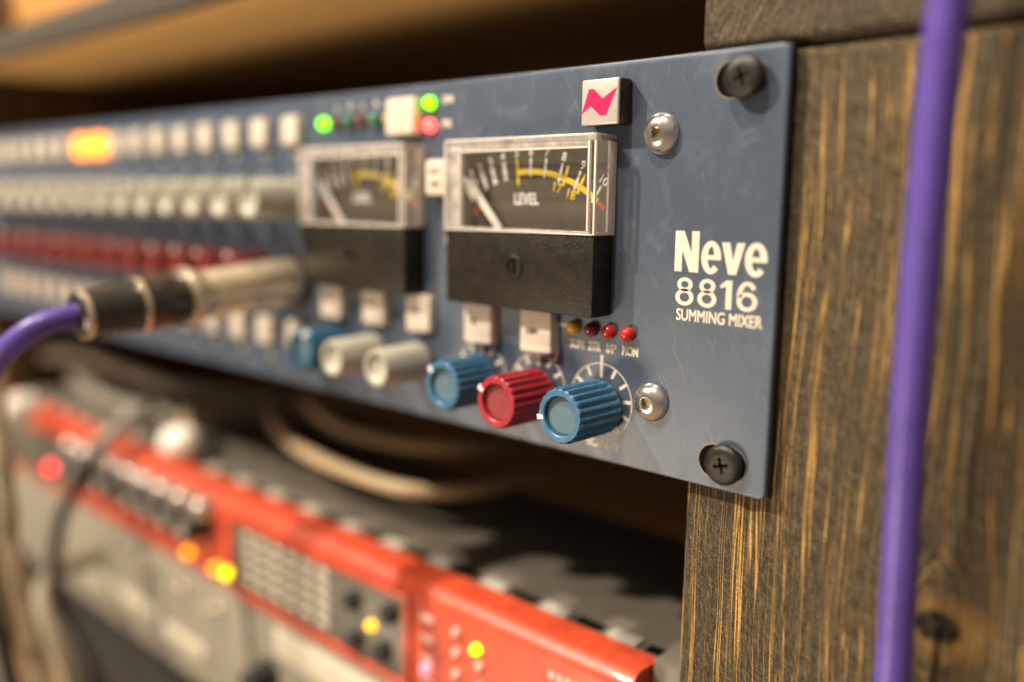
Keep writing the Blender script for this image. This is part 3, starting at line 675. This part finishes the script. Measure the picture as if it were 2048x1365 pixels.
for k in range(9):
    x = -226-14.6*k
    o_ = ob('level_knob', sk, 'black', red, (x, 0, -107)); ob('knob_cap', cm, 'grey_cable', o_, (x, 0, -107)); ob('small_lamp', pm, 'red_print', red, (x+3, 0, -117))
    o2 = ob('toggle_cap', mesh('toggle_cap', lathe([(4.4, 0), (4.4, -6), (3.4, -7.2), (.1, -7.6)], 20)) if k == 0 else tcm, 'silver', red, (x+5, .3, -99.0)); tcm = o2.data
    mt = {0: None, 1: 'lit_amber', 6: 'lit_amber'}.get(k)
    if mt and k == 1: led(-238.3, -121.4, mt, 1.0, par=red)
    elif mt: led(-319.5, -113.8, mt, .8, par=red)
led(-217.4, -121.8, 'lit_amber', 1.0, par=red); led(-209.0, -121.3, 'lit_yellow', 1.0, par=red); led(-372.6, -116.0, 'lit_red_dim', 1.15, par=red)

# ------------------------------------------------------------------ cream unit at the bottom
crm = thing('cream_rack_unit', 'cream faced rack unit at the bottom under the red unit', 'audio unit', (-241, 6, -175))
ob('faceplate', B(-470, -14, 0, 3, -174.5, -128, bev=1.0, seg=3), 'cream', crm)
ob('case', B(-455, -30, 3.2, 120, -173, -129, bev=1), 'cream_side', crm)
for x0, x1, z0, z1 in ((-330, -268, -161, -155), (-262, -228, -163, -157.5), (-178, -120, -142, -131)):
    ob('window', B(x0, x1, -1.2, .2, z0, z1, bev=.6, seg=3), 'cream_hi', crm)
for x in (-196, -366): ob('module_seam', B(x-.6, x+.6, -.03, .2, -174, -128.6), 'hole', crm)
ob('selector_knob', lathe([(6, 0), (6, -2), (4.8, -3), (4.5, -9), (4, -9.6), (.2, -9.6)], 32), 'black', crm, (-183, 0, -151))
for x in (-300, -272, -245, -218): ob('toggle', lathe([(2.6, 0), (2.6, -1.5), (1.3, -2), (1.1, -7), (.1, -7.4)], 16), 'silver', crm, (x, 0, -136))

blk = thing('added_dark_panel', 'black panel added to darken the space below the cream unit', 'dark filler panel', (-241, 12, -243))  # added sheet, stands in for the dark void under the cream unit
ob('plate', B(-460, -24, 10, 13, -243, -176.5, bev=.8), 'steel_side', blk)
for x in (-452, -32): ob('panel_screw', lathe([(3.5, 10), (3.5, 9.2), (2.6, 8.4), (.2, 8.2)], 20), 'blackscrew', blk, (x, 0, -185))
# ------------------------------------------------------------------ cables
def cable(name, label, pts, r, mat, k=8):
    o_ = ob(name, tube(pts, r, 14, k), mat); o_['label'] = label; o_['category'] = 'cable'; return o_
z0 = -84
coil = thing('beige_cable', 'beige coiled cable with a white plug lying on the red unit', 'cable', (-200, 60, -93))
ob('loops', tube([(-262, 16, -84), (-276, 20, -83), (-298, 34, -82), (-303, 70, -83), (-280, 108, -85), (-225, 128, -85), (-160, 118, -84), (-131, 88, -82), (-124, 57, -81), (-131, 34, -80), (-153, 25, -80), (-206, 30, -80), (-262, 52, -79), (-290, 82, -78), (-270, 112, -77), (-215, 122, -76), (-160, 106, -76), (-146, 72, -75), (-165, 50, -74), (-200, 44, -73), (-245, 60, -72), (-262, 86, -70), (-230, 108, -68), (-190, 140, -66), (-180, 200, -70)], 2.45, 14), 'beige', coil)
bm = lathe([(3.6, 3), (5.2, 2), (6.6, 0), (7, -5), (6.4, -9), (4.6, -11.5), (2, -12.5), (.2, -12.7)], 28)
bmesh.ops.rotate(bm, cent=(0, 0, 0), matrix=Matrix.Rotation(R0(-52), 3, 'Z'), verts=bm.verts)
ob('white_plug', bm, 'white_plug', coil, (-263, 15, -85.5))
cable('grey_cable', 'upper grey cable lying far left between the two units', [(-455, 30, -74), (-420, 34, -70), (-380, 36, -72), (-330, 48, -78), (-300, 90, -82), (-295, 180, -86)], 4.2, 'grey_cable')
cable('grey_cable', 'lower grey cable lying on the red unit at far left', [(-455, 44, -86), (-410, 30, -84), (-365, 26, -86), (-325, 36, -88), (-300, 70, -89), (-270, 170, -89)], 3.8, 'grey_cable')
bk = thing('black_cable', 'black cable with a grey plug looping over the red unit front', 'cable', (-300, 0, -93))
ob('plug', tube([(-312, 19, -80), (-304, 10, -81), (-296, -2, -84), (-290, -11, -88)], lambda q: 4.3-.6*q, 16), 'grey_cable', bk)
ob('cord', tube([(-290, -11, -88), (-288, -16, -94), (-292, -22, -106), (-294, -27, -118), (-293.5, -30, -134), (-289, -30, -150), (-281, -26, -167), (-262, -20, -200), (-255, -15, -240)], 2.6, 12), 'black_cable', bk)
cable('beige_lead', 'thin pale beige lead hanging at the left edge of the frame', [(-246, -60, -40), (-241, -63, -62), (-237, -63, -79), (-234.5, -64, -97), (-230, -63.5, -115), (-225, -63, -132), (-221, -62, -146), (-212, -61, -180)], lambda q: 2.7+.35*math.sin(q*38), 'beige_dull')
cable('black_cable', 'black lead along the left frame edge beside the beige lead', [(-238, -70, -70), (-233, -72, -100), (-229, -72, -118), (-223, -71, -138), (-212, -70, -170)], 2.4, 'black_cable')
cp = ob('cable_cap', lathe([(4, 6), (6.4, 4), (7, -3), (6, -8), (3, -10.5), (.2, -10.8)], 24), 'white_plug', None, (-378, -10, -86)); cp['label'] = 'pale pink-white round plug on the far left of the red unit'; cp['category'] = 'plug'
cable('cream_cable', 'smooth dull cream cable hanging at lower left before the cream unit', [(-322, -2, -147), (-310, -20, -143), (-297, -33, -143), (-288, -37, -150), (-279, -36, -161), (-273, -34, -178), (-262, -32, -235)], 4.0, 'cream_cable')
